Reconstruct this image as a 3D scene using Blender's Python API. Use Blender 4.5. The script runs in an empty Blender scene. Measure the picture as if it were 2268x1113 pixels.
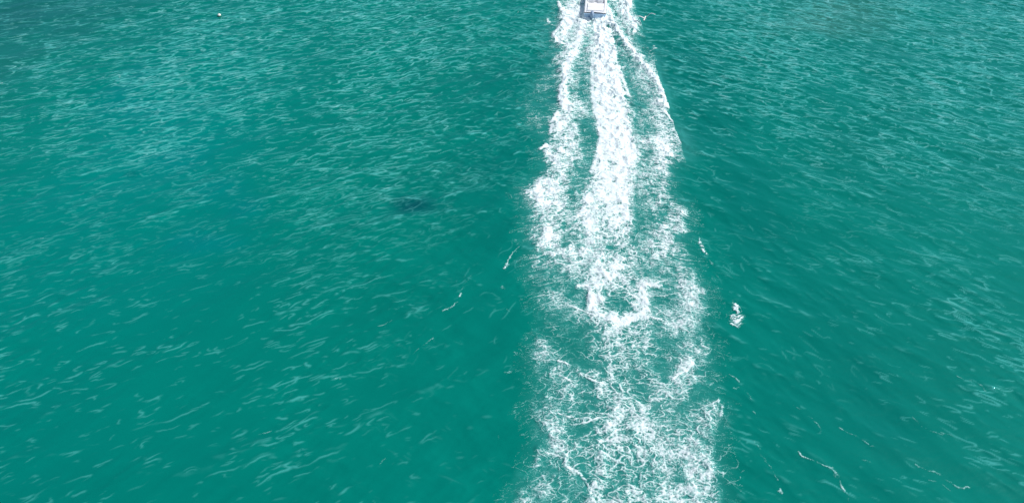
import bpy, bmesh, math
import numpy as np
from mathutils import Vector, Matrix

R = math.radians
# ------------------------------------------------------------------ camera, world, sun, exposure
sc = bpy.context.scene
CAM_H, DEP, HFOV = 30.0, R(42.0), R(73.0)
cd = bpy.data.cameras.new("camera")
cam = bpy.data.objects.new("camera", cd)
sc.collection.objects.link(cam)
sc.camera = cam
cam.location = (0, 0, CAM_H)
cam.rotation_euler = (math.pi / 2 - DEP, 0, 0)
cd.sensor_width = 36
cd.lens = 18 / math.tan(HFOV / 2)
cd.clip_start = 0.1
cd.clip_end = 9000

SUN_EL, SUN_AZ = R(47), R(84)          # azimuth measured from the view direction (+Y) towards +X (right)
w = bpy.data.worlds.new("World")
sc.world = w
w.use_nodes = True
nt = w.node_tree
nt.nodes.clear()
sky = nt.nodes.new("ShaderNodeTexSky")
sky.sky_type = 'NISHITA'
sky.sun_disc = False
sky.sun_elevation = SUN_EL
sky.sun_rotation = SUN_AZ
sky.dust_density = 2.0
bg = nt.nodes.new("ShaderNodeBackground")
bg.inputs['Strength'].default_value = 0.12
wo = nt.nodes.new("ShaderNodeOutputWorld")
nt.links.new(sky.outputs[0], bg.inputs[0])
nt.links.new(bg.outputs[0], wo.inputs[0])

sl = bpy.data.lights.new("sun", 'SUN')
sl.energy = 3.6
sl.angle = R(0.5)
sl.color = (1.0, 0.98, 0.95)
so = bpy.data.objects.new("sun", sl)
sc.collection.objects.link(so)
sd = Vector((math.sin(SUN_AZ) * math.cos(SUN_EL), math.cos(SUN_AZ) * math.cos(SUN_EL), math.sin(SUN_EL)))
so.rotation_euler = sd.to_track_quat('Z', 'Y').to_euler()
so.location = (40, 20, 60)

sc.view_settings.view_transform = 'Standard'
sc.view_settings.look = 'None'
sc.view_settings.exposure = 0.0
sc.view_settings.gamma = 1.0

# ------------------------------------------------------------------ survey: photo position <-> sea level position
F = 1134 / math.tan(HFOV / 2)
CX, CY = 1134.0, 556.5
cs, sn = math.cos(DEP), math.sin(DEP)

def ground(u, v, z=0.0):
    a = (u - CX) / F
    b = -(v - CY) / F
    dy = cs + b * sn
    dz = -sn + b * cs
    t = (CAM_H - z) / -dz
    return a * t, dy * t

def survey(x, y):
    dep = y * cs + CAM_H * sn
    up = y * sn - CAM_H * cs
    return CX + F * x / dep, CY - F * up / dep

# ------------------------------------------------------------------ noise helpers
def noise(x, y, seed):
    xi = np.floor(x).astype(np.int64); yi = np.floor(y).astype(np.int64)
    fx = x - xi; fy = y - yi
    def g(ix, iy, dx, dy):
        h = (ix * 374761393 + iy * 668265263 + seed * 974634777) & 0xFFFFFFFF
        h = ((h ^ (h >> 13)) * 1274126177) & 0xFFFFFFFF
        h = h ^ (h >> 16)
        a = (h & 0xFFFF) * (2 * math.pi / 65536.0)
        return np.cos(a) * dx + np.sin(a) * dy
    n00 = g(xi, yi, fx, fy); n10 = g(xi + 1, yi, fx - 1, fy)
    n01 = g(xi, yi + 1, fx, fy - 1); n11 = g(xi + 1, yi + 1, fx - 1, fy - 1)
    sx = fx * fx * fx * (fx * (fx * 6 - 15) + 10)
    sy = fy * fy * fy * (fy * (fy * 6 - 15) + 10)
    a = n00 + sx * (n10 - n00); b = n01 + sx * (n11 - n01)
    return (a + sy * (b - a)) * 1.5

def fbm(x, y, seed, n=3, k=2.03, g=0.5):
    s = 0; a = 1; t = 0
    for i in range(n):
        s = s + a * noise(x, y, seed + i * 17); t += a
        x = x * k + 3.1; y = y * k + 7.7; a *= g
    return s / t

def sstep(a, b, x):
    t = np.clip((x - a) / (b - a), 0, 1)
    return t * t * (3 - 2 * t)

# ------------------------------------------------------------------ wave fields (sum of travelling waves, 128 m patch)
LP, NP_ = 128.0, 2048
def wave_patch(theta, seed):
    rng = np.random.default_rng(seed)
    kx = np.fft.fftfreq(NP_, LP / NP_) * 2 * math.pi
    KX, KY = np.meshgrid(kx, kx[:NP_ // 2 + 1])       # KY = half axis
    K = np.sqrt(KX ** 2 + KY ** 2); K[0, 0] = 1
    ang = np.arctan2(KY, KX)
    out = []
    for lam, wid, rms, p, off in ((8.0, .45, .034, 4, 0.1), (2.5, .42, .026, 1.8, 0), (1.05, .40, .0200, 1.3, -.08), (0.50, .35, .0085, 1.1, .1)):
        k0 = 2 * math.pi / lam
        A = np.exp(-(np.log(K / k0) / wid) ** 2 / 2) / K * np.abs(np.cos(ang - theta - off)) ** (2 * p)
        H = A * (rng.normal(size=A.shape) + 1j * rng.normal(size=A.shape)); H[0, 0] = 0
        # rows = KY half axis, so irfft along axis 0
        def inv(G): return np.fft.irfft(np.fft.ifft(G, axis=1), n=NP_, axis=0)
        h = inv(H); s = rms / h.std()
        Hs = H * s
        dx = inv(-1j * KX / K * Hs) ; dy = inv(-1j * KY / K * Hs)
        jxx = inv(KX * KX / K * Hs); jyy = inv(KY * KY / K * Hs); jxy = inv(KX * KY / K * Hs)
        out.append([a.astype(np.float32) for a in (h * s, dx, dy, jxx, jyy, jxy)])
    return out

PL = wave_patch(R(90 + 20), 5)
PR = wave_patch(R(90 - 30), 9)

def sample(a, x, y):
    fx = (x / LP * NP_) % NP_; fy = (y / LP * NP_) % NP_
    i = np.floor(fx).astype(int); j = np.floor(fy).astype(int)
    tx = fx - i; ty = fy - j
    i %= NP_; j %= NP_; i2 = (i + 1) % NP_; j2 = (j + 1) % NP_
    return (a[j, i] * (1 - tx) + a[j, i2] * tx) * (1 - ty) + (a[j2, i] * (1 - tx) + a[j2, i2] * tx) * ty

# ------------------------------------------------------------------ the wake: how much foam lies where (rows from far to near)
FOAM = """00000057898761
00000557998691
00000576995691
00001888996771
00032798799577
00014868698666
00006777697563
0001268679858503
0001478569944833
0001485459954485
0022386358874568
00332853599834572
00222843598842466
12123886598762368
03214776586774466
023277533887844563
0031766228998424655
0002467317988767766
00176773279888568644
00067655388897458642
000376434878965662
001466433888865552
037776445888765452
36887646888874345
0377763687788345543
02666647767873343662
0345545786787223355
0357745776676235666
0367633575665346551
0056665576346445644
02446566776664455442
02444555677664444353
02333454687764334444
002323377777667533663
0014431186566673235761
0024553287445772235761
0013345586546674446651
000222335688866445663
000121123556545345553
0031122144654554323421
0044212144555554234454
0145411143554542234453
0231464213545552336732
0013532543644353256531
0012345355554244455553
002435443655433555531
00344343346665454442125
02554332346666544332455
00365455557666654434453
0006651125766766444555
00055443476666667555443
0044664556656666665765
0054674347555565566676
00423653356543466567673
01234353565464565547764
13453443765555556557652
44552335664556556677654
65441422766656666776665
54431323656656665676654
34553443565555656667653
13455545666656556576642
02445645666566656665530
01345545565665656655420
00344554556655565554310"""
FM = np.array([[int(c) for c in r.strip().ljust(28, '0')] for r in FOAM.splitlines()], dtype=np.float64) / 9.0
ROW0 = 2                                  # rows lying beyond the top edge
FM = np.pad(FM, ((0, 0), (2, 2)))

def foam_map(u, v):
    c = (u - 1150) / 20 + 2; r = (v - 10) / 20 + ROW0
    ok = (c > 0) & (c < FM.shape[1] - 1.001) & (r > 0) & (r < FM.shape[0] - 1.001)
    c = np.clip(c, 0, FM.shape[1] - 1.001); r = np.clip(r, 0, FM.shape[0] - 1.001)
    i = c.astype(int); j = r.astype(int); a = c - i; b = r - j
    m = (FM[j, i] * (1 - a) + FM[j, i + 1] * a) * (1 - b) + (FM[j + 1, i] * (1 - a) + FM[j + 1, i + 1] * a) * b
    return m * ok

def poly(pts):
    return np.array([ground(u, v) for u, v in pts])

def dist_to(P, X, Y):
    d = np.full(X.shape, 1e9)
    for (x0, y0), (x1, y1) in zip(P[:-1], P[1:]):
        ex, ey = x1 - x0, y1 - y0
        t = np.clip(((X - x0) * ex + (Y - y0) * ey) / (ex * ex + ey * ey), 0, 1)
        d = np.minimum(d, np.hypot(X - x0 - t * ex, Y - y0 - t * ey))
    return d

# crests thrown off by the hull and curling edges: (path, half width m, strength)
CREST = [
    (poly([(1332, -20), (1337, 8), (1345, 25), (1357, 55), (1371, 75), (1383, 92), (1391, 104), (1404, 118), (1414, 135), (1432, 152), (1443, 166), (1455, 185), (1468, 210), (1474, 232), (1479, 240)]), .20, .62),
    (poly([(1300, 40), (1290, 60), (1283, 80), (1275, 110), (1262, 136), (1252, 152), (1250, 175), (1244, 195), (1240, 218), (1243, 235), (1262, 245)]), .22, .5),
    (poly([(1396, -5), (1395, 18), (1388, 32), (1400, 45), (1407, 62), (1404, 75)]), .22, .5),
    (poly([(1236, 5), (1244, 25), (1250, 40), (1242, 60), (1225, 82), (1240, 98), (1262, 104)]), .22, .4),
    (poly([(1472, 248), (1490, 268), (1505, 284), (1513, 296), (1517, 312), (1526, 334), (1531, 345)]), .15, .5),
    (poly([(1234, 250), (1222, 275), (1218, 295)]), .2, .3),
    (poly([(1197, 329), (1208, 322), (1220, 328)]), .2, .5),
    (poly([(1313, 110), (1312, 150), (1311, 190), (1314, 225), (1326, 270), (1330, 310), (1325, 340), (1312, 385)]), .25, .3),
    (poly([(1355, 80), (1365, 140), (1380, 180), (1392, 215)]), .25, .25),
    (poly([(1282, 634), (1300, 632), (1308, 640), (1306, 655), (1312, 680), (1325, 698), (1345, 706), (1368, 716), (1385, 718), (1400, 706), (1425, 694), (1432, 680), (1427, 660), (1420, 640), (1432, 632), (1456, 636)]), .20, .42),
    (poly([(1215, 660), (1235, 670), (1265, 678), (1290, 690), (1320, 702)]), .06, .4),
    (poly([(1235, 800), (1272, 814), (1290, 832), (1312, 842), (1335, 850)]), .075, .42),
    (poly([(1240, 832), (1265, 845), (1290, 858)]), .06, .35),
    (poly([(1535, 805), (1520, 820), (1500, 832), (1482, 845)]), .11, .4),
    (poly([(1205, 900), (1222, 915), (1240, 935), (1268, 940), (1300, 936), (1330, 925)]), .055, .45),
    (poly([(1236, 915), (1255, 922), (1278, 928)]), .04, .4),
    (poly([(1258, 1035), (1285, 1050), (1300, 1068), (1306, 1090), (1318, 1108)]), .10, .35),
    (poly([(1340, 950), (1326, 962), (1345, 975)]), .09, .25),
    (poly([(1600, 895), (1597, 915), (1590, 930)]), .09, .25),
    (poly([(1430, 692), (1455, 690), (1475, 688)]), .045, .4),
    (poly([(1425, 702), (1450, 706), (1480, 708)]), .045, .4),
    (poly([(1436, 656), (1460, 657), (1478, 656)]), .035, .4),
    (poly([(1440, 636), (1465, 624), (1490, 616)]), .05, .3),
    (poly([(1270, 395), (1290, 398), (1306, 397)]), .05, .4),
]
CORE = np.array([(-60, 1306, 1334), (0, 1305, 1336), (50, 1302, 1347), (80, 1308, 1353), (120, 1311, 1361), (160, 1312, 1372), (200, 1312, 1384), (240, 1313, 1390), (280, 1322, 1395),
                 (320, 1329, 1404), (345, 1326, 1414), (370, 1317, 1412), (400, 1307, 1407), (430, 1291, 1405), (460, 1282, 1400), (500, 1285, 1400)], dtype=float)
# loose bits of foam beside the wake: (path, half width m, strength)
LOOSE = [
    (poly([(1628, 678), (1631, 690)]), .17, .85), (poly([(1622, 700), (1630, 712), (1636, 704)]), .24, .75),
    (poly([(1620, 716), (1632, 722)]), .10, .6),
    (poly([(1546, 515), (1551, 535)]), .04, .55), (poly([(1551, 538), (1556, 548)]), .11, .8),
    (poly([(1557, 554), (1564, 565)]), .10, .8), (poly([(1571, 578), (1577, 586)]), .08, .4),
    (poly([(1588, 610), (1592, 617)]), .09, .5),
    (poly([(1148, 545), (1136, 560), (1128, 572), (1122, 585)]), .055, .75), (poly([(1122, 585), (1118, 593)]), .11, .75),
    (poly([(1110, 632), (1118, 640)]), .09, .5), (poly([(1152, 682), (1160, 690)]), .08, .5), (poly([(1110, 680), (1130, 692)]), .03, .4),
    (poly([(1020, 652), (1019, 658)]), .07, .8), (poly([(1012, 668), (1003, 676), (980, 688)]), .055, .6),
    (poly([(1045, 612), (1030, 625), (1022, 645)]), .03, .4),
    (poly([(1618, 828), (1628, 834), (1640, 842)]), .06, .75), (poly([(1625, 858), (1642, 852)]), .035, .5), (poly([(1650, 862), (1664, 880)]), .03, .4),
    (poly([(1665, 905), (1678, 925)]), .04, .45),
    (poly([(1724, 1087), (1731, 1092)]), .09, .8), (poly([(1688, 1010), (1704, 1036), (1722, 1066)]), .035, .5),
    (poly([(1668, 975), (1684, 995)]), .03, .4),
    (poly([(1770, 1004), (1800, 1020), (1838, 1038), (1856, 1060), (1868, 1085), (1882, 1112)]), .055, .6), (poly([(1838, 1038), (1850, 1050)]), .1, .4),
    (poly([(1862, 952), (1900, 968), (1930, 985), (1955, 1004)]), .04, .5), (poly([(1905, 1010), (1950, 1035)]), .06, .28),
    (poly([(2030, 1030), (2060, 1045), (2100, 1062), (2148, 1080)]), .055, .5), (poly([(2060, 1060), (2105, 1082)]), .03, .4),
    (poly([(1790, 918), (1812, 940), (1820, 962)]), .05, .35), (poly([(2020, 922), (2045, 948), (2110, 962)]), .04, .45),
    (poly([(2120, 835), (2150, 842), (2182, 862)]), .05, .5), (poly([(1750, 890), (1775, 905)]), .04, .4),
    (poly([(1213, 42), (1217, 50)]), .16, .8), (poly([(1222, 56), (1232, 62)]), .10, .7),
    (poly([(1448, 100), (1452, 108)]), .12, .5), (poly([(1440, 112), (1455, 108)]), .12, .6), (poly([(1445, 120), (1452, 140)]), .18, .42),
    (poly([(1208, 118), (1214, 120)]), .16, .5), (poly([(1168, 12), (1150, 28), (1142, 34)]), .05, .4),
    (poly([(95, 528), (88, 531)]), .07, .45), (poly([(345, 523), (356, 525)]), .09, .5), (poly([(168, 466), (168, 469)]), .06, .4),
    (poly([(2, 186), (6, 186)]), .1, .5), (poly([(264, 166), (268, 180)]), .1, .3),
    (poly([(565, 962), (600, 950)]), .06, .45), (poly([(845, 1022), (860, 1012)]), .06, .4), (poly([(148, 1055), (160, 1057)]), .06, .4),
    (poly([(740, 838), (756, 834)]), .08, .45), (poly([(1100, 960), (1108, 985)]), .04, .3), (poly([(1118, 830), (1134, 826)]), .04, .4),
    (poly([(1150, 838), (1150, 839)]), .04, .8), (poly([(912, 788), (928, 772), (960, 752)]), .04, .42), (poly([(840, 718), (865, 712)]), .05, .45),
]

def wake_weight(x, y):
    """1 inside the churned strip, 0 outside; also its along-strip smoothing"""
    u, v = survey(x, y)
    m = foam_map(u, v)
    return np.clip(m * 3, 0, 1)

def smooth_map(x, y):
    m = 0
    for ox, oy in ((0, 0), (.6, 0), (-.6, 0), (0, .8), (0, -.8)):
        u, v = survey(x + ox, y + oy); m = m + foam_map(u, v)
    return m / 5

# ------------------------------------------------------------------ sea height
def gust(x, y):
    g = fbm(x / 11 + 4.3, y / 15 - 2.2, 71, 3)
    g2 = fbm(x / 4.2, y / 2.6, 72, 2)
    far = sstep(20, 70, y)
    lee = .40 * sstep(-26, -50, x + .25 * (60 - y))
    return np.clip(.34 + .50 * far + .52 * g + .42 * g2 - lee, 0.05, 1.3)

def wires(x, y, G, wr):
    """thin ripple crests, also painted pale as sky glints: broken, slightly crooked lines across the wind"""
    wx = x + .20 * noise(x / 1.9, y / 1.5, 302)
    wy = y + .05 * noise(x / .33, y / .4, 305) + .17 * noise(x / 1.2, y / 1.3, 306)
    cl = .60 * noise(x / 5.0, y / 2.4, 331) + .42 * noise(x / 2.0, y / 1.0, 333)
    lim = .50 * G + .55 * cl + .06
    fw = sstep(25, 50, y)
    WD = .072 + .068 * sstep(25, 75, y)
    lim = lim - .30 * np.exp(-((np.abs(x - 7.5) - 8) / 5) ** 2)
    def line(p, q, sp, sq, seed, wd):
        a = noise(p / sp, q / sq, seed)
        g = (noise(p / sp, q / sq + .04, seed) - a) / .04
        return sstep(wd, wd * .15, np.abs(a) / (np.abs(g) + .45))
    out = 0
    for sd, side in ((0, 1 - wr), (50, wr)):
        for near in (0, 1):
            wgt = side * (1 - fw if near else fw)
            k = wgt > .01
            if not k.any(): continue
            a = (R(25) if near else R(20)) * (1 if sd == 0 else -1)
            ca, sa = math.cos(a), math.sin(a)
            X_, Y_ = wx[k], wy[k]
            p = X_ * ca + Y_ * sa; q = -X_ * sa + Y_ * ca
            s1, s2 = ((1.7, .40), (.95, .25)) if near else ((2.3, .56), (1.3, .35))
            off = .62 if near else .34
            gl = 1.05 if near else .7
            g1 = noise(p / (s1[0] * gl), q / (s1[1] * gl * 1.3), 321 + sd + near); g2 = noise(p / (s2[0] * gl), q / (s2[1] * gl * 1.3), 327 + sd + near)
            L = lim[k]
            a1 = line(p, q, s1[0], s1[1], 311 + sd + near, .14 if near else WD[k]) * sstep(.10, -.25, g1 - L + off)
            a2 = line(p, q, s2[0], s2[1], 317 + sd + near, .19 if near else WD[k] * 1.25) * sstep(.10, -.25, g2 - L + off + (0 if near else .10)) * .8
            r = np.zeros_like(wgt); r[k] = np.maximum(a1, a2) * wgt[k] * (.85 if near else 1)
            out = out + r
    # ripples thrown aside by the hull: they slant away from the strip on both sides
    ax = 8.9 - 3.0 * (y - 14) / 60 - .6 * np.exp(-((y - 30) / 9) ** 2)
    lat = np.abs(x - ax)
    env = sstep(4.3, 6.2, lat) * sstep(17, 8, lat) * sstep(85, 50, y) * sstep(20, 26, y)
    k = env > .02
    X_, Y_, L = wx[k], wy[k], cl[k]
    sg = np.where(X_ < ax[k], 1.0, -1.0)
    a = R(57)
    p = X_ * math.cos(a) * sg + Y_ * math.sin(a); q = -X_ * math.sin(a) * sg + Y_ * math.cos(a)
    g = noise(p / 1.3, q / .8, 351)
    r = np.zeros_like(out)
    r[k] = line(p, q, 1.5, .62, 353, .085) * sstep(.12, -.2, g - .85 * L + .34) * env[k] * .32
    return np.maximum(out * np.clip(.45 + .6 * G, 0, 1), r)

def sea(x, y, want_j=False):
    wr = sstep(-12, 16, x)
    q = fbm(x / 18, y / 18, 77, 2)
    wr = np.clip(wr + .35 * q * 4 * wr * (1 - wr), 0, 1)
    al, ar = np.sqrt(1 - wr), np.sqrt(wr)
    # left hand waves lie steeper across the view near the viewer
    G = gust(x, y)
    far = 1 - sstep(0, 1, np.maximum(np.abs(x) - 80, 0) / 16 + np.maximum(y - 105, 0) / 20 + np.maximum(9 - y, 0) / 10)
    ww = np.clip(smooth_map(x, y) * 2.5, 0, 1)
    res = [0] * 6
    for b in range(4):
        m = (1.0, .55 + .45 * G, G, G)[b] * far
        m = m * (1 - ww * (0.35, .25, 0.1, 0.0)[b])
        chop = (0.8, 1.2, 1.35, 1.0)[b]
        for c in range(6):
            f = al * sample(PL[b][c], x, y) + ar * sample(PR[b][c], x, y)
            res[c] = res[c] + f * m * (chop if c else 1.0)
    h, dx, dy, jxx, jyy, jxy = res
    inner = (np.abs(x) < 97) & (y > 5) & (y < 128)
    W = np.zeros_like(h)
    W[inner] = wires(x[inner], y[inner], G[inner], wr[inner])
    ff = 1 - np.clip(sstep(86, 94, np.abs(x)) + sstep(114, 124, y), 0, 1)
    W = (W * ff + .24 * (1 - ff)) * (1 - ww)
    h = h + .028 * W
    ax = 8.9 - 3.0 * (y - 14) / 60
    lat = np.abs(x - ax)
    env = sstep(4.0, 6.5, lat) * sstep(20, 8, lat) * far
    h = h + .016 * env * np.sin((lat * math.sin(R(57)) + y * math.cos(R(57)) + .5 * noise(x / 4, y / 4, 361)) * 2 * math.pi / 2.3)
    # hull crests and the heaped wash in the wake
    hill = np.zeros_like(h)
    near = (x > -2) & (x < 14) & (y < 95)
    xs, ys = x[near], y[near]
    hh = np.zeros_like(xs)
    for P, wd, st in CREST[:4]:
        hh = np.maximum(hh, .20 * st * np.exp(-(dist_to(P, xs, ys) / (wd * 2.6)) ** 2))
    u, v = survey(xs, ys)
    m = foam_map(u, v)
    core = np.exp(-((xs - (7.6 - .022 * (ys - 14) - .2)) / 1.1) ** 2)
    hh = hh + .34 * (1 - .55 * core) * np.clip(m - .2, 0, 1) * (0.35 + fbm(xs / .8, ys / .7, 31, 4)) * (1 + 1.0 * sstep(300, 0, v))
    hill[near] = hh
    h = h + hill
    if want_j:
        J = (1 - jxx) * (1 - jyy) - jxy ** 2
        return x - dx, y - dy, h, J, G, ww, W
    return x - dx, y - dy, h

# ------------------------------------------------------------------ mesh from arrays
def make_mesh(name, co, quads, attrs):
    me = bpy.data.meshes.new(name)
    nv, nf = len(co), len(quads)
    me.vertices.add(nv); me.loops.add(nf * 4); me.polygons.add(nf)
    me.vertices.foreach_set('co', co.astype(np.float32).ravel())
    me.loops.foreach_set('vertex_index', quads.astype(np.int32).ravel())
    me.polygons.foreach_set('loop_start', np.arange(0, nf * 4, 4, dtype=np.int32))
    me.polygons.foreach_set('loop_total', np.full(nf, 4, dtype=np.int32))
    me.polygons.foreach_set('use_smooth', np.ones(nf, dtype=bool))
    for k, a in attrs.items():
        if a.ndim == 2:
            at = me.attributes.new(k, 'FLOAT_COLOR', 'POINT')
            at.data.foreach_set('color', a.astype(np.float32).ravel())
        else:
            at = me.attributes.new(k, 'FLOAT', 'POINT')
            at.data.foreach_set('value', a.astype(np.float32).ravel())
    me.update(calc_edges=True)
    return me

def grid_quads(nx, ny):
    i = np.arange(nx * ny).reshape(ny, nx)
    return np.stack([i[:-1, :-1], i[:-1, 1:], i[1:, 1:], i[1:, :-1]], -1).reshape(-1, 4)

def new_obj(name, me, mat, parent=None):
    o = bpy.data.objects.new(name, me)
    if mat: me.materials.append(mat)
    sc.collection.objects.link(o)
    if parent: o.parent = parent
    return o

# ------------------------------------------------------------------ materials
def mat_new(name):
    m = bpy.data.materials.new(name); m.use_nodes = True
    t = m.node_tree; t.nodes.clear()
    out = t.nodes.new('ShaderNodeOutputMaterial')
    return m, t, out

def water_material():
    m, t, out = mat_new("sea_water")
    N, Lk = t.nodes, t.links
    at = N.new('ShaderNodeAttribute'); at.attribute_name = 'body'
    tc = N.new('ShaderNodeTexCoord')
    mp = N.new('ShaderNodeMapping'); mp.inputs['Scale'].default_value = (2.2, 5.0, 3.0)
    Lk.new(tc.outputs['Object'], mp.inputs['Vector'])
    n1 = N.new('ShaderNodeTexNoise'); n1.inputs['Scale'].default_value = 1.0
    n1.inputs['Detail'].default_value = 3; n1.inputs['Roughness'].default_value = .6
    Lk.new(mp.outputs[0], n1.inputs['Vector'])
    bp = N.new('ShaderNodeBump'); bp.inputs['Strength'].default_value = .55; bp.inputs['Distance'].default_value = .03
    Lk.new(n1.outputs[0], bp.inputs['Height'])
    df = N.new('ShaderNodeBsdfDiffuse'); Lk.new(at.outputs['Color'], df.inputs['Color'])
    gl = N.new('ShaderNodeBsdfGlossy'); gl.inputs['Roughness'].default_value = .07
    gl.inputs['Color'].default_value = (.28, .82, .90, 1)
    Lk.new(bp.outputs[0], gl.inputs['Normal'])
    fr = N.new('ShaderNodeFresnel'); fr.inputs['IOR'].default_value = 1.34
    Lk.new(bp.outputs[0], fr.inputs['Normal'])
    ms = N.new('ShaderNodeMixShader')
    Lk.new(fr.outputs[0], ms.inputs[0]); Lk.new(df.outputs[0], ms.inputs[1]); Lk.new(gl.outputs[0], ms.inputs[2])
    Lk.new(ms.outputs[0], out.inputs['Surface'])
    return m

def foam_material():
    m, t, out = mat_new("white_foam")
    N, Lk = t.nodes, t.links
    at = N.new('ShaderNodeAttribute'); at.attribute_name = 'thick'
    tc = N.new('ShaderNodeTexCoord')
    n1 = N.new('ShaderNodeTexNoise'); n1.inputs['Scale'].default_value = 13; n1.inputs['Detail'].default_value = 5
    n1.inputs['Roughness'].default_value = .65
    Lk.new(tc.outputs['Object'], n1.inputs['Vector'])
    mr = N.new('ShaderNodeMapRange'); mr.inputs['From Min'].default_value = .3; mr.inputs['From Max'].default_value = .7
    mr.inputs['To Min'].default_value = -.32; mr.inputs['To Max'].default_value = .26
    Lk.new(n1.outputs[0], mr.inputs['Value'])
    # bubbles break up where the foam is thin: noise is weighted by t(1-t)
    om = N.new('ShaderNodeMath'); om.operation = 'SUBTRACT'; om.inputs[0].default_value = 1
    Lk.new(at.outputs['Fac'], om.inputs[1])
    m1 = N.new('ShaderNodeMath'); m1.operation = 'MULTIPLY'
    Lk.new(at.outputs['Fac'], m1.inputs[0]); Lk.new(om.outputs[0], m1.inputs[1])
    m2 = N.new('ShaderNodeMath'); m2.operation = 'MULTIPLY'; m2.inputs[1].default_value = 4
    Lk.new(m1.outputs[0], m2.inputs[0])
    m3 = N.new('ShaderNodeMath'); m3.operation = 'MULTIPLY_ADD'; m3.use_clamp = True
    Lk.new(m2.outputs[0], m3.inputs[0]); Lk.new(mr.outputs[0], m3.inputs[1]); Lk.new(at.outputs['Fac'], m3.inputs[2])
    bp = N.new('ShaderNodeBump'); bp.inputs['Strength'].default_value = .6; bp.inputs['Distance'].default_value = .08
    Lk.new(n1.outputs[0], bp.inputs['Height'])
    cm = N.new('ShaderNodeMix'); cm.data_type = 'RGBA'
    cm.inputs['A'].default_value = (.34, .80, .76, 1); cm.inputs['B'].default_value = (.84, .94, .93, 1)
    cr = N.new('ShaderNodeMapRange'); cr.inputs['From Min'].default_value = .25; cr.inputs['From Max'].default_value = .92
    Lk.new(at.outputs['Fac'], cr.inputs['Value']); Lk.new(cr.outputs[0], cm.inputs['Factor'])
    df = N.new('ShaderNodeBsdfDiffuse'); Lk.new(cm.outputs['Result'], df.inputs['Color'])
    Lk.new(bp.outputs[0], df.inputs['Normal'])
    tr = N.new('ShaderNodeBsdfTransparent')
    ms = N.new('ShaderNodeMixShader')
    Lk.new(m3.outputs[0], ms.inputs[0]); Lk.new(tr.outputs[0], ms.inputs[1]); Lk.new(df.outputs[0], ms.inputs[2])
    Lk.new(ms.outputs[0], out.inputs['Surface'])
    return m

def plain(name, col, rough=.4, metal=0, coat=0, vary=.06, scale=6):
    m, t, out = mat_new(name)
    b = t.nodes.new('ShaderNodeBsdfPrincipled')
    n = t.nodes.new('ShaderNodeTexNoise'); n.inputs['Scale'].default_value = scale; n.inputs['Detail'].default_value = 4
    r = t.nodes.new('ShaderNodeValToRGB')
    r.color_ramp.elements[0].position = .3; r.color_ramp.elements[1].position = .7
    r.color_ramp.elements[0].color = [c * (1 - vary) for c in col] + [1]
    r.color_ramp.elements[1].color = [min(1, c * (1 + vary)) for c in col] + [1]
    t.links.new(n.outputs[0], r.inputs[0]); t.links.new(r.outputs[0], b.inputs['Base Color'])
    b.inputs['Roughness'].default_value = rough; b.inputs['Metallic'].default_value = metal
    b.inputs['Coat Weight'].default_value = coat
    t.links.new(b.outputs[0], out.inputs[0])
    return m

# ------------------------------------------------------------------ the sea
def axis(segs):
    """segs: list of (start, stop, step)"""
    a = []
    for s, e, st in segs: a.append(np.arange(s, e, st))
    return np.concatenate(a)

gx = np.concatenate([-np.geomspace(4000, 96, 34)[:-1], np.arange(-95, -75, .13), np.arange(-75, -1.5, .075), np.arange(-1.5, 13, .055), np.arange(13, 75, .075), np.arange(75, 95, .13), np.geomspace(96, 4000, 34)])
yf = [11.0]
while yf[-1] < 92: yf.append(yf[-1] + .05 + .05 * (yf[-1] - 11) / 60)
while yf[-1] < 125: yf.append(yf[-1] + .15 + .15 * (yf[-1] - 92) / 30)
gy = np.concatenate([[-4000, -1500, -600, -250, -100, -40, -15, -3, 4, 8], np.array(yf), np.geomspace(127, 4000, 40)])
X, Y = np.meshgrid(gx, gy)
shape = X.shape
PX, PY, PH, J, G, WW, WIRE = sea(X.ravel(), Y.ravel(), True)

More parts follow.
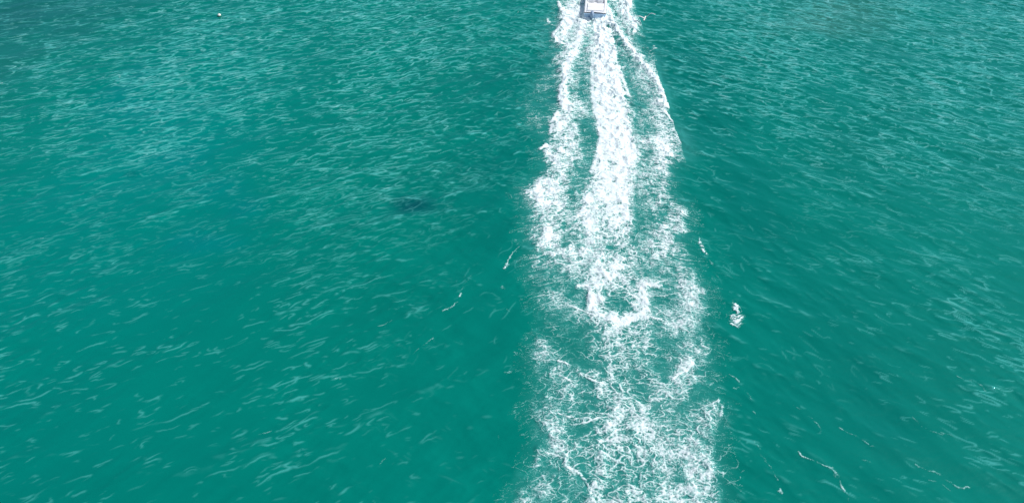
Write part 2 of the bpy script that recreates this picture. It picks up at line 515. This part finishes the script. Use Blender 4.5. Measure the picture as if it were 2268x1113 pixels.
def body_colour(x, y):
    u, v = survey(np.clip(x, -90, 90), np.clip(y, 5, 130))
    base = np.array([.0, .170, .130])
    col = np.repeat(base[None, :], len(x), 0)
    n1 = fbm(x / 9, y / 13, 11, 3)
    n2 = fbm(x / 3.2, y / 4.5, 12, 3)
    def blob(uu, vv, ru, rv, amp, c, rag=.5):
        nonlocal col
        cx, cy = ground(uu, vv)
        rx = abs(ground(uu + ru, vv)[0] - cx); ry = abs(ground(uu, vv - rv)[1] - cy)
        d = np.hypot((x - cx) / rx, (y - cy) / ry) + rag * (n1 * .9 + n2 * .5)
        wgt = (amp * np.exp(-np.clip(d, 0, 9) ** 2))[:, None]
        col = col * (1 - wgt) + np.array(c)[None, :] * wgt
    col *= (1 + .16 * n1 + .05 * n2)[:, None]
    # shallow, brighter water to the left
    blob(330, 330, 260, 240, .9, (0, .205, .178))
    blob(250, 560, 330, 150, .6, (0, .182, .150))
    blob(60, 960, 420, 170, .5, (0, .176, .142))
    # bluish drifts
    for uu, vv, ru, rv in ((395, 350, 50, 26), (480, 415, 60, 26), (545, 460, 45, 18), (395, 535, 50, 24), (270, 200, 50, 40), (470, 540, 60, 16), (330, 240, 70, 16)):
        blob(uu, vv, ru, rv, .36, (0, .180, .185), .9)
    # dark weed bed and reef
    blob(30, 20, 230, 70, .75, (.008, .098, .088))
    blob(10, 150, 90, 90, .45, (.012, .125, .11))
    blob(915, 455, 42, 18, 1.0, (0, .080, .084), .8)
    blob(890, 444, 22, 12, .4, (0, .09, .09), .7)
    blob(290, 385, 14, 7, .4, (0, .10, .10), .7)
    blob(1880, 22, 150, 42, .5, (.045, .15, .105), .7)
    blob(1800, 60, 100, 18, .3, (.06, .16, .12), .9)
    # deeper green just outside the wake and to the right
    blob(1110, 330, 90, 190, .5, (0, .135, .112))
    blob(1590, 300, 90, 260, .5, (0, .135, .112))
    blob(1700, 820, 260, 200, .45, (0, .150, .118))
    blob(1950, 900, 60, 130, .3, (0, .140, .115))
    return np.concatenate([np.clip(col, 0, 1), np.ones((len(x), 1))], 1)

BC = body_colour(X.ravel(), Y.ravel())
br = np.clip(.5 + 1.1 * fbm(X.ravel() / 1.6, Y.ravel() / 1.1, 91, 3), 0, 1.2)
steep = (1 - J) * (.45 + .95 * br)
crest_glint = sstep(.13, .40, steep) * (.25 + .65 * sstep(18, 50, Y.ravel()))
crest_glint = np.maximum(crest_glint, WIRE)
# water full of bubbles inside the wake is paler and greyer
aer = np.clip(WW, 0, 1)[:, None]
BC[:, :3] = BC[:, :3] * (1 - .55 * aer) + np.array([.035, .245, .22]) * .55 * aer
# sky glints painted into the body colour along crests: pale aqua, whiter where steep
crest_glint = np.clip(crest_glint * (1 - .7 * WW), 0, 1)[:, None]
BC[:, :3] = BC[:, :3] * (1 - .75 * crest_glint) + np.array([.09, .49, .45]) * .75 * crest_glint
steep_glint = np.maximum(sstep(.36, .75, steep), .75 * WIRE * sstep(.3, 1.1, br) * sstep(15, 60, Y.ravel()))[:, None] * (1 - WW[:, None])
BC[:, :3] = BC[:, :3] * (1 - .5 * steep_glint) + np.array([.34, .66, .64]) * .5 * steep_glint
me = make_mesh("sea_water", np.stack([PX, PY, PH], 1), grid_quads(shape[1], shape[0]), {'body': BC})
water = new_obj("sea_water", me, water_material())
water['kind'] = 'structure'

# ------------------------------------------------------------------ foam sheets
def equalise(a):
    f = a.ravel(); s = np.sort(f[::7])
    return (np.searchsorted(s, f) / len(s)).reshape(a.shape)

def lace(x, y, sx, sy, seed):
    wx = x + .30 * fbm(x / .8, y / .8, seed + 1, 2); wy = y + .30 * fbm(x / .8, y / .8, seed + 2, 2)
    a = 1 - np.abs(noise(wx / sx, wy / sy, seed)) * 1.6
    b = 1 - np.abs(noise(wx / (sx * .47) + 5, wy / (sy * .47), seed + 3)) * 1.6
    c = noise(wx / (sx * .22), wy / (sy * .22), seed + 4)
    return .55 * a + .36 * b + .18 * c + .22 * np.minimum(a, b)

def foam_sheet(name, xs, ys, dens_fn, thr):
    X, Y = np.meshgrid(xs, ys)
    x, y = X.ravel(), Y.ravel()
    th = dens_fn(x, y)
    px, py, ph = sea(x, y)
    ph = ph + .022 + .05 * th ** 1.5
    q = grid_quads(X.shape[1], X.shape[0])
    keep = th[q].max(1) > thr
    q = q[keep]
    used, inv = np.unique(q, return_inverse=True)
    co = np.stack([px, py, ph], 1)[used]
    me = make_mesh(name, co, inv.reshape(-1, 4), {'thick': th[used]})
    return me

def wake_density(x, y):
    # ragged lookup so that edges fray
    wx = x + .36 * fbm(x / .9, y / 1.2, 41, 3); wy = y + .75 * fbm(x / 1.3, y / 1.6, 47, 3)
    u, v = survey(wx, wy)
    m = foam_map(u, v)
    fr = 0
    for o in (-1.0, -.5, .5, 1.0):
        uu, vv = survey(wx + o, wy + .15 * o); fr = fr + foam_map(uu, vv) / 4
    m = np.maximum(m, .55 * fr)
    u0, v0 = survey(x, y)
    # the solid column behind the engine, with open water either side of it
    jag = 17 * fbm(x / .6, y / .6, 63, 4)
    ul = np.interp(v0, CORE[:, 0], CORE[:, 1]) + jag; ur = np.interp(v0, CORE[:, 0], CORE[:, 2]) + jag
    top = sstep(500, 420, v0)
    gap = np.exp(-(np.clip(ul - u0, 0, 99) / 26) ** 2) * (u0 < ul) + np.exp(-(np.clip(u0 - ur, 0, 99) / 26) ** 2) * (u0 > ur)
    m = m * (1 - .24 * gap * top * sstep(55, 110, v0))
    inside = sstep(-9, 9, u0 - ul) * sstep(-9, 9, ur - u0)
    m = np.maximum(m, inside * top * np.interp(v0, [0, 200, 300, 380, 500], [1.0, .93, .84, .76, .62]))
    wig = .13 * fbm(x / .35, y / .35, 61, 3)
    pat = .82 + .9 * noise(x / .8, y / .8, 65)
    for n_, (P, wd, st) in enumerate(CREST):
        d = dist_to(P, x, y) + wig * min(1, wd / .12)
        if n_ < 2: m = m * (1 - .16 * np.exp(-((d - wd * 3.6) / (wd * 1.8)) ** 2))
        if n_ == 9:
            rc = ground(1370, 665)
            m = m * (1 - .45 * np.exp(-(((x - rc[0]) / .85) ** 2 + ((y - rc[1]) / .8) ** 2)))
            st = (st + .30) * np.clip(pat + .12, .6, 1) - .36
            m = np.maximum(m, (.62 + .3 * pat) * .8 * np.exp(-(((x - ground(1368, 600)[0]) / 1.0) ** 2 + ((y - ground(1368, 600)[1]) / 1.4) ** 2)))
        elif n_ > 8: st = (st + .30) * np.clip(pat, .3, 1) - .36
        m = np.maximum(m, m * .5 + (st + .36) * np.exp(-(np.clip(d, 0, 9) / wd) ** 2))
    m = np.clip(m * (1 + .35 * fbm(x / .7, y / .7, 52, 2)), 0, 1.05)
    old = sstep(480, 800, v0)
    m = np.interp(m, [0, .2, .4, .6, .8, 1.0], [0, .13, .33, .56, .84, 1.05])
    m = m * (1 + .10 * np.exp(-((v0 - 790) / 110) ** 2) - .05 * sstep(940, 1000, v0))
    cen = np.clip(np.exp(-((u0 - 1362) / 58) ** 2) + .7 * old, 0, 1)
    a = strands(x, y, m, cen)
    amp = np.interp(m, [0, .2, .45, .7, .9], [.50, .74, .92, .98, 1.0]) * (1 - .10 * old)
    fog = .5 + .9 * fbm(x / .22, y / .2, 57, 3)
    mist = np.interp(m, [0, .1, .45, .8, .95], [0, .01, .07, .26, .95]) * np.clip(fog, 0, 1.4)
    a = a * amp
    return np.clip(a + mist * (1 - a), 0, 1)

def strands(x, y, m, cen):
    """a net of thin foam threads at several sizes; threads widen and close up as the foam gets denser"""
    wx = x + .10 * fbm(x / .6, y / .5, 131, 2); wy = y + .10 * fbm(x / .5, y / .5, 135, 2)
    thickv = np.clip(.92 + 1.3 * fbm(x / .45, y / .4, 181, 2), .25, 2.2)
    chop = .62 + .38 * np.clip(1.0 + 2.2 * fbm(x / .16, y / .13, 187, 2), 0, 1.6)
    best = np.zeros_like(x)
    for i, (sz, w0, gt) in enumerate(((.62, 1.0, .10), (.36, .78, .18), (.20, .55, .26), (.115, .42, .34))):
        for kind in (0, 1):
            wgt = cen if kind else 1 - cen
            k = (wgt > .03) & (m > .02)
            sp, sq = (sz * 1.25, sz * .80) if kind else (sz * 2.1, sz * .55)
            t = R(14) * (1 if kind == 0 else 0)
            P = wx[k] / sp + 7 * kind; Q = (wy[k] + (np.abs(x[k] - 7.4) * .30 if kind == 0 else 0)) / sq
            n = noise(P, Q, 141 + 7 * i + kind)
            gq = (noise(P, Q + .05, 141 + 7 * i + kind) - n) / .05 / sq
            gp = (noise(P + .05, Q, 141 + 7 * i + kind) - n) / .05 / sp
            d = np.abs(n) / (np.hypot(gp, gq) + .30 / sq)
            M = m[k]
            w = w0 * np.where(M < .8, thickv[k], 1) * np.interp(M, [0, .15, .35, .55, .75, .9, 1.05], [.007, .018, .033, .051, .086, .17, .40])
            gate = sstep(-.22, .16, noise(P * .45 + 3, Q * .45, 171 + i) + 1.25 * (M - .18 - gt))
            v = sstep(w * 1.15, w * .35, d) * gate * (1 - .10 * i)
            r = np.zeros_like(x); r[k] = v
            best = np.maximum(best, r * np.minimum(1, wgt * 1.6))
    return np.clip(best * np.where(m < .85, chop, 1), 0, 1)

wxs = np.arange(-1.2, 13.2, .03)
yl = [11.5]
while yl[-1] < 84: yl.append(yl[-1] + .027 + .03 * (yl[-1] - 11.5) / 60)
FMAT = foam_material()
me = foam_sheet("wake_foam", wxs, np.array(yl), wake_density, .03)
wake = new_obj("wake_foam", me, FMAT)
wake['label'] = "long white strip of churned wake foam trailing behind the motorboat"
wake['category'] = "wake foam"
wake['kind'] = 'stuff'

def loose_mesh():
    cos, qs, ths = [], [], []
    n0 = 0
    for k, (P, wd, st) in enumerate(LOOSE):
        pad = wd * 3 + .12
        x0, y0 = P.min(0) - pad; x1, y1 = P.max(0) + pad
        st_ = .028
        X_, Y_ = np.meshgrid(np.arange(x0, x1, st_), np.arange(y0, y1, st_))
        x, y = X_.ravel(), Y_.ravel()
        wx = x + .12 * fbm(x / .3, y / .3, 201, 2); wy = y + .12 * fbm(x / .3, y / .3, 207, 2)
        wy = wy + .25 * noise(x / .9, y / .9, 203)
        d = dist_to(P, wx, wy)
        m = st * np.exp(-(d / (wd * .95)) ** 2)
        n = .5 + .5 * lace(x, y, .22, .16, 211) / 1.1
        brk = .5 + .9 * noise(x / .6, y / .5, 215)
        th = np.clip(m * 1.25 - .85 * (1 - n) - .50 * np.clip(brk, 0, 1), 0, .62 if wd < .1 else .85)
        th = np.clip(th * 1.25, 0, 1)
        if wd >= .1:
            mm = np.clip(st * .95 * np.exp(-(d / (wd * 1.25)) ** 2), 0, 1)
            th = strands(x, y, mm, np.ones_like(x)) * np.clip(mm * 2, 0, 1)
        px, py, ph = sea(x, y)
        q = grid_quads(X_.shape[1], X_.shape[0])
        q = q[th[q].max(1) > .03]
        if not len(q): continue
        used, inv = np.unique(q, return_inverse=True)
        cos.append(np.stack([px, py, ph + .022 + .03 * th], 1)[used]); ths.append(th[used])
        qs.append(inv.reshape(-1, 4) + n0); n0 += len(used)
    return make_mesh("sea_foam", np.concatenate(cos), np.concatenate(qs), {'thick': np.concatenate(ths)})
lf = new_obj("sea_foam", loose_mesh(), FMAT)
lf['label'] = "scattered thin flecks and curls of foam drifting beside the wake"
lf['category'] = "sea foam"
lf['kind'] = 'stuff'

# ------------------------------------------------------------------ object helpers
def tag(o, label, cat, group=None):
    o['label'] = label; o['category'] = cat
    if group: o['group'] = group

def empty(name, loc, rz=0):
    o = bpy.data.objects.new(name, None); sc.collection.objects.link(o)
    o.location = loc; o.rotation_euler = (0, 0, rz); o.empty_display_size = .3
    return o

def bm_obj(name, bm, mat, parent=None, smooth=True, bevel=0):
    me = bpy.data.meshes.new(name); bm.normal_update(); bm.to_mesh(me); bm.free()
    if smooth:
        for p in me.polygons: p.use_smooth = True
    o = new_obj(name, me, mat, parent)
    if bevel:
        b = o.modifiers.new('bevel', 'BEVEL'); b.width = bevel; b.segments = 2; b.limit_method = 'ANGLE'
    return o

def loft(bm, rings, close_ring=True, caps=True):
    vs = [[bm.verts.new(p) for p in r] for r in rings]
    n = len(rings[0])
    for a, b in zip(vs[:-1], vs[1:]):
        for i in range(n if close_ring else n - 1):
            j = (i + 1) % n
            bm.faces.new((a[i], a[j], b[j], b[i]))
    if caps:
        bm.faces.new(list(reversed(vs[0]))); bm.faces.new(vs[-1])
    bmesh.ops.recalc_face_normals(bm, faces=bm.faces)
    return vs

def box(bm, x0, x1, y0, y1, z0, z1):
    r = lambda z: [(x0, y0, z), (x1, y0, z), (x1, y1, z), (x0, y1, z)]
    loft(bm, [r(z0), r(z1)])

def tube(bm, pts, rad, n=8):
    pts = [Vector(p) for p in pts]
    rings = []
    for i, p in enumerate(pts):
        d = (pts[min(i + 1, len(pts) - 1)] - pts[max(i - 1, 0)]).normalized()
        up = Vector((0, 0, 1)) if abs(d.z) < .9 else Vector((1, 0, 0))
        a = d.cross(up).normalized(); b = d.cross(a)
        rr = rad[i] if isinstance(rad, (list, tuple)) else rad
        rings.append([p + a * (rr * math.cos(t)) + b * (rr * math.sin(t)) for t in [2 * math.pi * k / n for k in range(n)]])
    loft(bm, rings)

def height_at(x, y):
    return float(sea(np.array([x, x + .01]), np.array([y, y + .01]))[2][0])

# ------------------------------------------------------------------ the motorboat (stern towards the viewer)
WHITE = plain("white_gelcoat", (.90, .91, .92), .3, coat=.3, vary=.02)
SHADEW = plain("transom_blue_shade", (.42, .60, .78), .3, coat=.3, vary=.04)  # blue shade on the white stern, put into the transom's colour
CUSH = plain("white_vinyl", (.90, .90, .90), .5, vary=.03)
GREY = plain("grey_engine_cowl", (.24, .33, .46), .35, coat=.3)
STEEL = plain("stainless_steel", (.6, .62, .64), .25, metal=1)
GLASS = plain("tinted_windscreen", (.05, .08, .10), .08, vary=.02)

sx0, sy0 = ground(1296, 45); sx1, sy1 = ground(1338, 45)
bcx, bcy = (sx0 + sx1) / 2, sy0
boat = empty("motorboat", (bcx, bcy + .1, height_at(bcx, bcy) * .3 - .1), R(-7))
tag(boat, "white motorboat speeding away at the head of the wake, stern facing the camera with blue shade in its colour", "motorboat")
BL = 6.6
def half_beam(t):      # 0 stern .. 1 bow
    return 1.16 * (1 - max(0, (t - .45) / .55) ** 2.1) * (1 - .06 * (1 - t)) + .02
def sheer(t): return .74 + .34 * t ** 1.6
def ring_at(t, flare=1.0):
    y = t * BL; hb = half_beam(t); zs = sheer(t)
    chine = hb * (.84 - .25 * t); zc = .16 + .30 * t ** 2; zk = -.28 + .78 * max(0, (t - .55) / .45) ** 2
    r = [(0, zk), (chine * .55, zk * .4 + zc * .6 - .03), (chine, zc), (chine + .04, zc + .05), (hb * .97, (zc + zs) / 2), (hb, zs - .06), (hb + .03, zs - .05), (hb + .03, zs)]
    pts = [(x, y, z) for x, z in r] + [(-x, y, z) for x, z in reversed(r[1:])]
    return pts
bm = bmesh.new()
ts = [0, .04, .12, .25, .4, .52, .64, .75, .85, .93, .98, 1.0]
rs = [ring_at(t) for t in ts]
vs = [[bm.verts.new(p) for p in r] for r in rs]
n = len(rs[0])
for a, b in zip(vs[:-1], vs[1:]):
    for i in range(n):
        j = (i + 1) % n
        if i == 7: continue                 # open top between the gunwales
        bm.faces.new((a[i], a[j], b[j], b[i]))
bm.faces.new(vs[-1])
bmesh.ops.recalc_face_normals(bm, faces=bm.faces)
bm_obj("hull", bm, WHITE, boat)
# transom
bm = bmesh.new()
r0 = ring_at(0)
loft(bm, [[(x, y - .012, z) for x, y, z in r0], [(x * .985, y - .09, z * .98) for x, y, z in r0]])
tr = bm_obj("transom", bm, SHADEW, boat, smooth=False, bevel=.02)
tr['label'] = "transom panel across the stern, coloured pale blue for its shade"
# deck: rim, cockpit floor, foredeck
bm = bmesh.new()
prev = None
for t in [.02 + .96 * k / 24 for k in range(25)]:
    hb = half_beam(t); zs = sheer(t)
    cock = .06 < t < .56
    inner = hb - .22 if cock else max(hb - .22, .02)
    zi = .64 if cock else zs + .05
    row = [(-hb, t * BL, zs + .004), (-hb + .06, t * BL, zs + .03), (-inner, t * BL, zs + .03), (-inner + (.03 if cock else 0.02), t * BL, zi), (0, t * BL, zi + (0 if cock else .06)),
           (inner - (.03 if cock else .02), t * BL, zi), (inner, t * BL, zs + .03), (hb - .06, t * BL, zs + .03), (hb, t * BL, zs + .004)]
    vr = [bm.verts.new(p) for p in row]
    if prev:
        for i in range(8): bm.faces.new((prev[i], prev[i + 1], vr[i + 1], vr[i]))
    prev = vr
bmesh.ops.recalc_face_normals(bm, faces=bm.faces)
bm_obj("deck", bm, WHITE, boat, smooth=False)
# swim platforms either side of the engine
for s in (-1, 1):
    bm = bmesh.new(); box(bm, *(sorted((s * .42, s * 1.02))), -.50, -.10, .27, .34)
    bm_obj("swim_platform", bm, WHITE, boat, smooth=False, bevel=.02)
# rear bench, front seats, console, windscreen
bm = bmesh.new(); box(bm, -.84, .84, .56, 1.46, .64, .84); box(bm, -.84, .84, 1.48, 2.45, .64, .84); box(bm, -.84, .84, .40, .54, .64, .93)
bm_obj("sun_pad", bm, CUSH, boat, smooth=False, bevel=.05)
for s in (-1, 1):
    bm = bmesh.new(); box(bm, s * .45 - .26, s * .45 + .26, 2.65, 3.0, .74, .86); box(bm, s * .45 - .26, s * .45 + .26, 2.55, 2.66, .76, 1.1)
    st = bm_obj("seat", bm, CUSH, boat, smooth=False, bevel=.05)
    bm = bmesh.new(); tube(bm, [(s * .45, 2.82, .62), (s * .45, 2.82, .75)], .06)
    bm_obj("pedestal", bm, STEEL, st)
bm = bmesh.new(); box(bm, -.90, .90, 3.2, 3.72, .62, 1.0)
bm_obj("console", bm, WHITE, boat, smooth=False, bevel=.06)
bm = bmesh.new()
a = [(-.95, 3.15, .99), (-.72, 3.62, 1.0), (0, 3.82, 1.01), (.72, 3.62, 1.0), (.95, 3.15, .99)]
b = [(-.88, 3.02, 1.30), (-.66, 3.42, 1.36), (0, 3.58, 1.40), (.66, 3.42, 1.36), (.88, 3.02, 1.30)]
va = [bm.verts.new(p) for p in a]; vb = [bm.verts.new(p) for p in b]
for i in range(4): bm.faces.new((va[i], va[i + 1], vb[i + 1], vb[i]))
ws = bm_obj("windscreen", bm, GLASS, boat, smooth=False)
sol = ws.modifiers.new('thick', 'SOLIDIFY'); sol.thickness = .012
bm = bmesh.new(); tube(bm, b, .018)
bm_obj("windscreen_rail", bm, STEEL, boat)
bm = bmesh.new()
tube(bm, [(.45 + .17 * math.cos(t), 3.05 - .05 * math.sin(t), .98 + .16 * math.sin(t)) for t in [2 * math.pi * k / 16 for k in range(17)]], .014, 6)
tube(bm, [(.45, 3.05, .98), (.45, 3.22, .94)], .02, 6)
bm_obj("steering_wheel", bm, GREY, boat)
for s in (-1, 1):
    bm = bmesh.new()
    tube(bm, [(s * (half_beam(t) - .08), t * BL, sheer(t) + .30) for t in (.62, .7, .8, .9, .97)], .014, 6)
    for t in (.62, .76, .9): tube(bm, [(s * (half_beam(t) - .08), t * BL, sheer(t)), (s * (half_beam(t) - .08), t * BL, sheer(t) + .30)], .011, 6)
    bm_obj("bow_rail", bm, STEEL, boat)
# outboard engine
bm = bmesh.new()
def ell(cx, cy, cz, rx, ry, n=14): return [(cx + rx * math.cos(t), cy + ry * math.sin(t), cz) for t in [2 * math.pi * k / n for k in range(n)]]
loft(bm, [ell(-.3, -.38, .52, .16, .24), ell(-.3, -.40, .62, .20, .30), ell(-.3, -.41, .85, .21, .32), ell(-.3, -.40, 1.02, .18, .28), ell(-.3, -.38, 1.10, .10, .18)])
eng = bm_obj("outboard_motor", bm, GREY, boat)
eng['label'] = "dark blue grey outboard engine hanging on the stern"
bm = bmesh.new()
loft(bm, [ell(-.3, -.38, -.42, .05, .14), ell(-.3, -.36, .1, .06, .15), ell(-.3, -.36, .53, .11, .18)])
tube(bm, [(-.3, -.62, -.38), (-.3, -.2, -.38)], [.04, .06], 10)
bm_obj("leg", bm, GREY, eng)

# ------------------------------------------------------------------ mooring buoy at the upper left
bx, by = ground(486, 35)
bz = height_at(bx, by)
buoy = empty("mooring_buoy", (bx, by, bz))
tag(buoy, "small round white buoy floating alone in the upper left", "buoy")
bm = bmesh.new(); bmesh.ops.create_uvsphere(bm, u_segments=24, v_segments=16, radius=.23)
for v in bm.verts: v.co.z = v.co.z * .94 + .10
bm_obj("float", bm, plain("buoy_plastic", (.85, .86, .78), .4, vary=.04), buoy)
bm = bmesh.new()
rr = [(.225, .0), (.245, .02), (.245, .07), (.225, .09)]; buoy.scale = (.72, .72, .72)
loft(bm, [[(r * math.cos(t), r * math.sin(t), z) for t in [2 * math.pi * k / 24 for k in range(24)]] for r, z in rr], caps=False)
bb = bm_obj("band", bm, plain("buoy_algae_band", (.10, .14, .05), .8, vary=.3), buoy)
bm = bmesh.new(); tube(bm, [(0, 0, .30), (0, 0, .36)], .03, 8)
tube(bm, [(.05 * math.cos(t), 0, .40 + .05 * math.sin(t)) for t in [2 * math.pi * k / 12 for k in range(13)]], .012, 6)
bm_obj("shackle", bm, STEEL, buoy)

# ------------------------------------------------------------------ seabird skimming the water right of the wake
gxb, gyb = ground(1428, 41, 0.6)
bird = empty("seabird", (gxb, gyb, .6), R(-20)); bird.scale = (1.2, 1.2, 1.2)
tag(bird, "white seabird with spread wings skimming the water just right of the wake", "seabird")
FEATH = plain("white_feathers", (.82, .82, .74), .7, vary=.08, scale=14)
WING = plain("grey_tipped_feathers", (.70, .74, .74), .7, vary=.12, scale=10)
BEAK = plain("yellow_beak", (.65, .42, .06), .5)
bm = bmesh.new()
sec = [(-.30, .008, .03, 0), (-.24, .045, .022, 0), (-.16, .06, .05, 0), (-.05, .09, .085, -.005), (.06, .095, .09, -.005), (.15, .07, .07, .01), (.21, .048, .05, .035), (.26, .05, .052, .05), (.31, .036, .038, .05), (.335, .012, .014, .045)]
loft(bm, [[(rx * math.cos(t), y, z + rz * math.sin(t)) for t in [2 * math.pi * k / 14 for k in range(14)]] for y, rx, rz, z in sec])
body = bm_obj("body", bm, FEATH, bird)
body.modifiers.new('sub', 'SUBSURF').render_levels = 1
for s, lift in ((-1, .12), (1, .62)):
    bm = bmesh.new()
    st = [(.05, .12, -.10, 0.02), (.25, .16, -.07, .10), (.42, .17, -.01, .16), (.62, .09, -.05, .15), (.80, -.04, -.12, .12), (.86, -.10, -.13, .11)]
    rings = []
    for x, lead, trail, z in st:
        zz = z * (lift / .3) + x * lift * .5
        rings.append([(s * x, lead, zz), (s * x, (lead + trail) / 2 + .02, zz + .016), (s * x, trail, zz), (s * x, (lead + trail) / 2, zz - .008)])
    loft(bm, rings)
    bm_obj("wing", bm, WING, bird)
bm = bmesh.new()
loft(bm, [[(.03 * math.cos(t) , .32, .045 + .015 * math.sin(t)) for t in [2 * math.pi * k / 8 for k in range(8)]],
          [(.010 * math.cos(t), .40, .035 + .010 * math.sin(t)) for t in [2 * math.pi * k / 8 for k in range(8)]]])
bm_obj("beak", bm, BEAK, bird)
bm = bmesh.new()
loft(bm, [[(-.04, -.24, .005), (.04, -.24, .005), (.04, -.24, -.008), (-.04, -.24, -.008)], [(-.085, -.40, .003), (.085, -.40, .003), (.085, -.40, -.004), (-.085, -.40, -.004)]])
bm_obj("tail", bm, FEATH, bird)
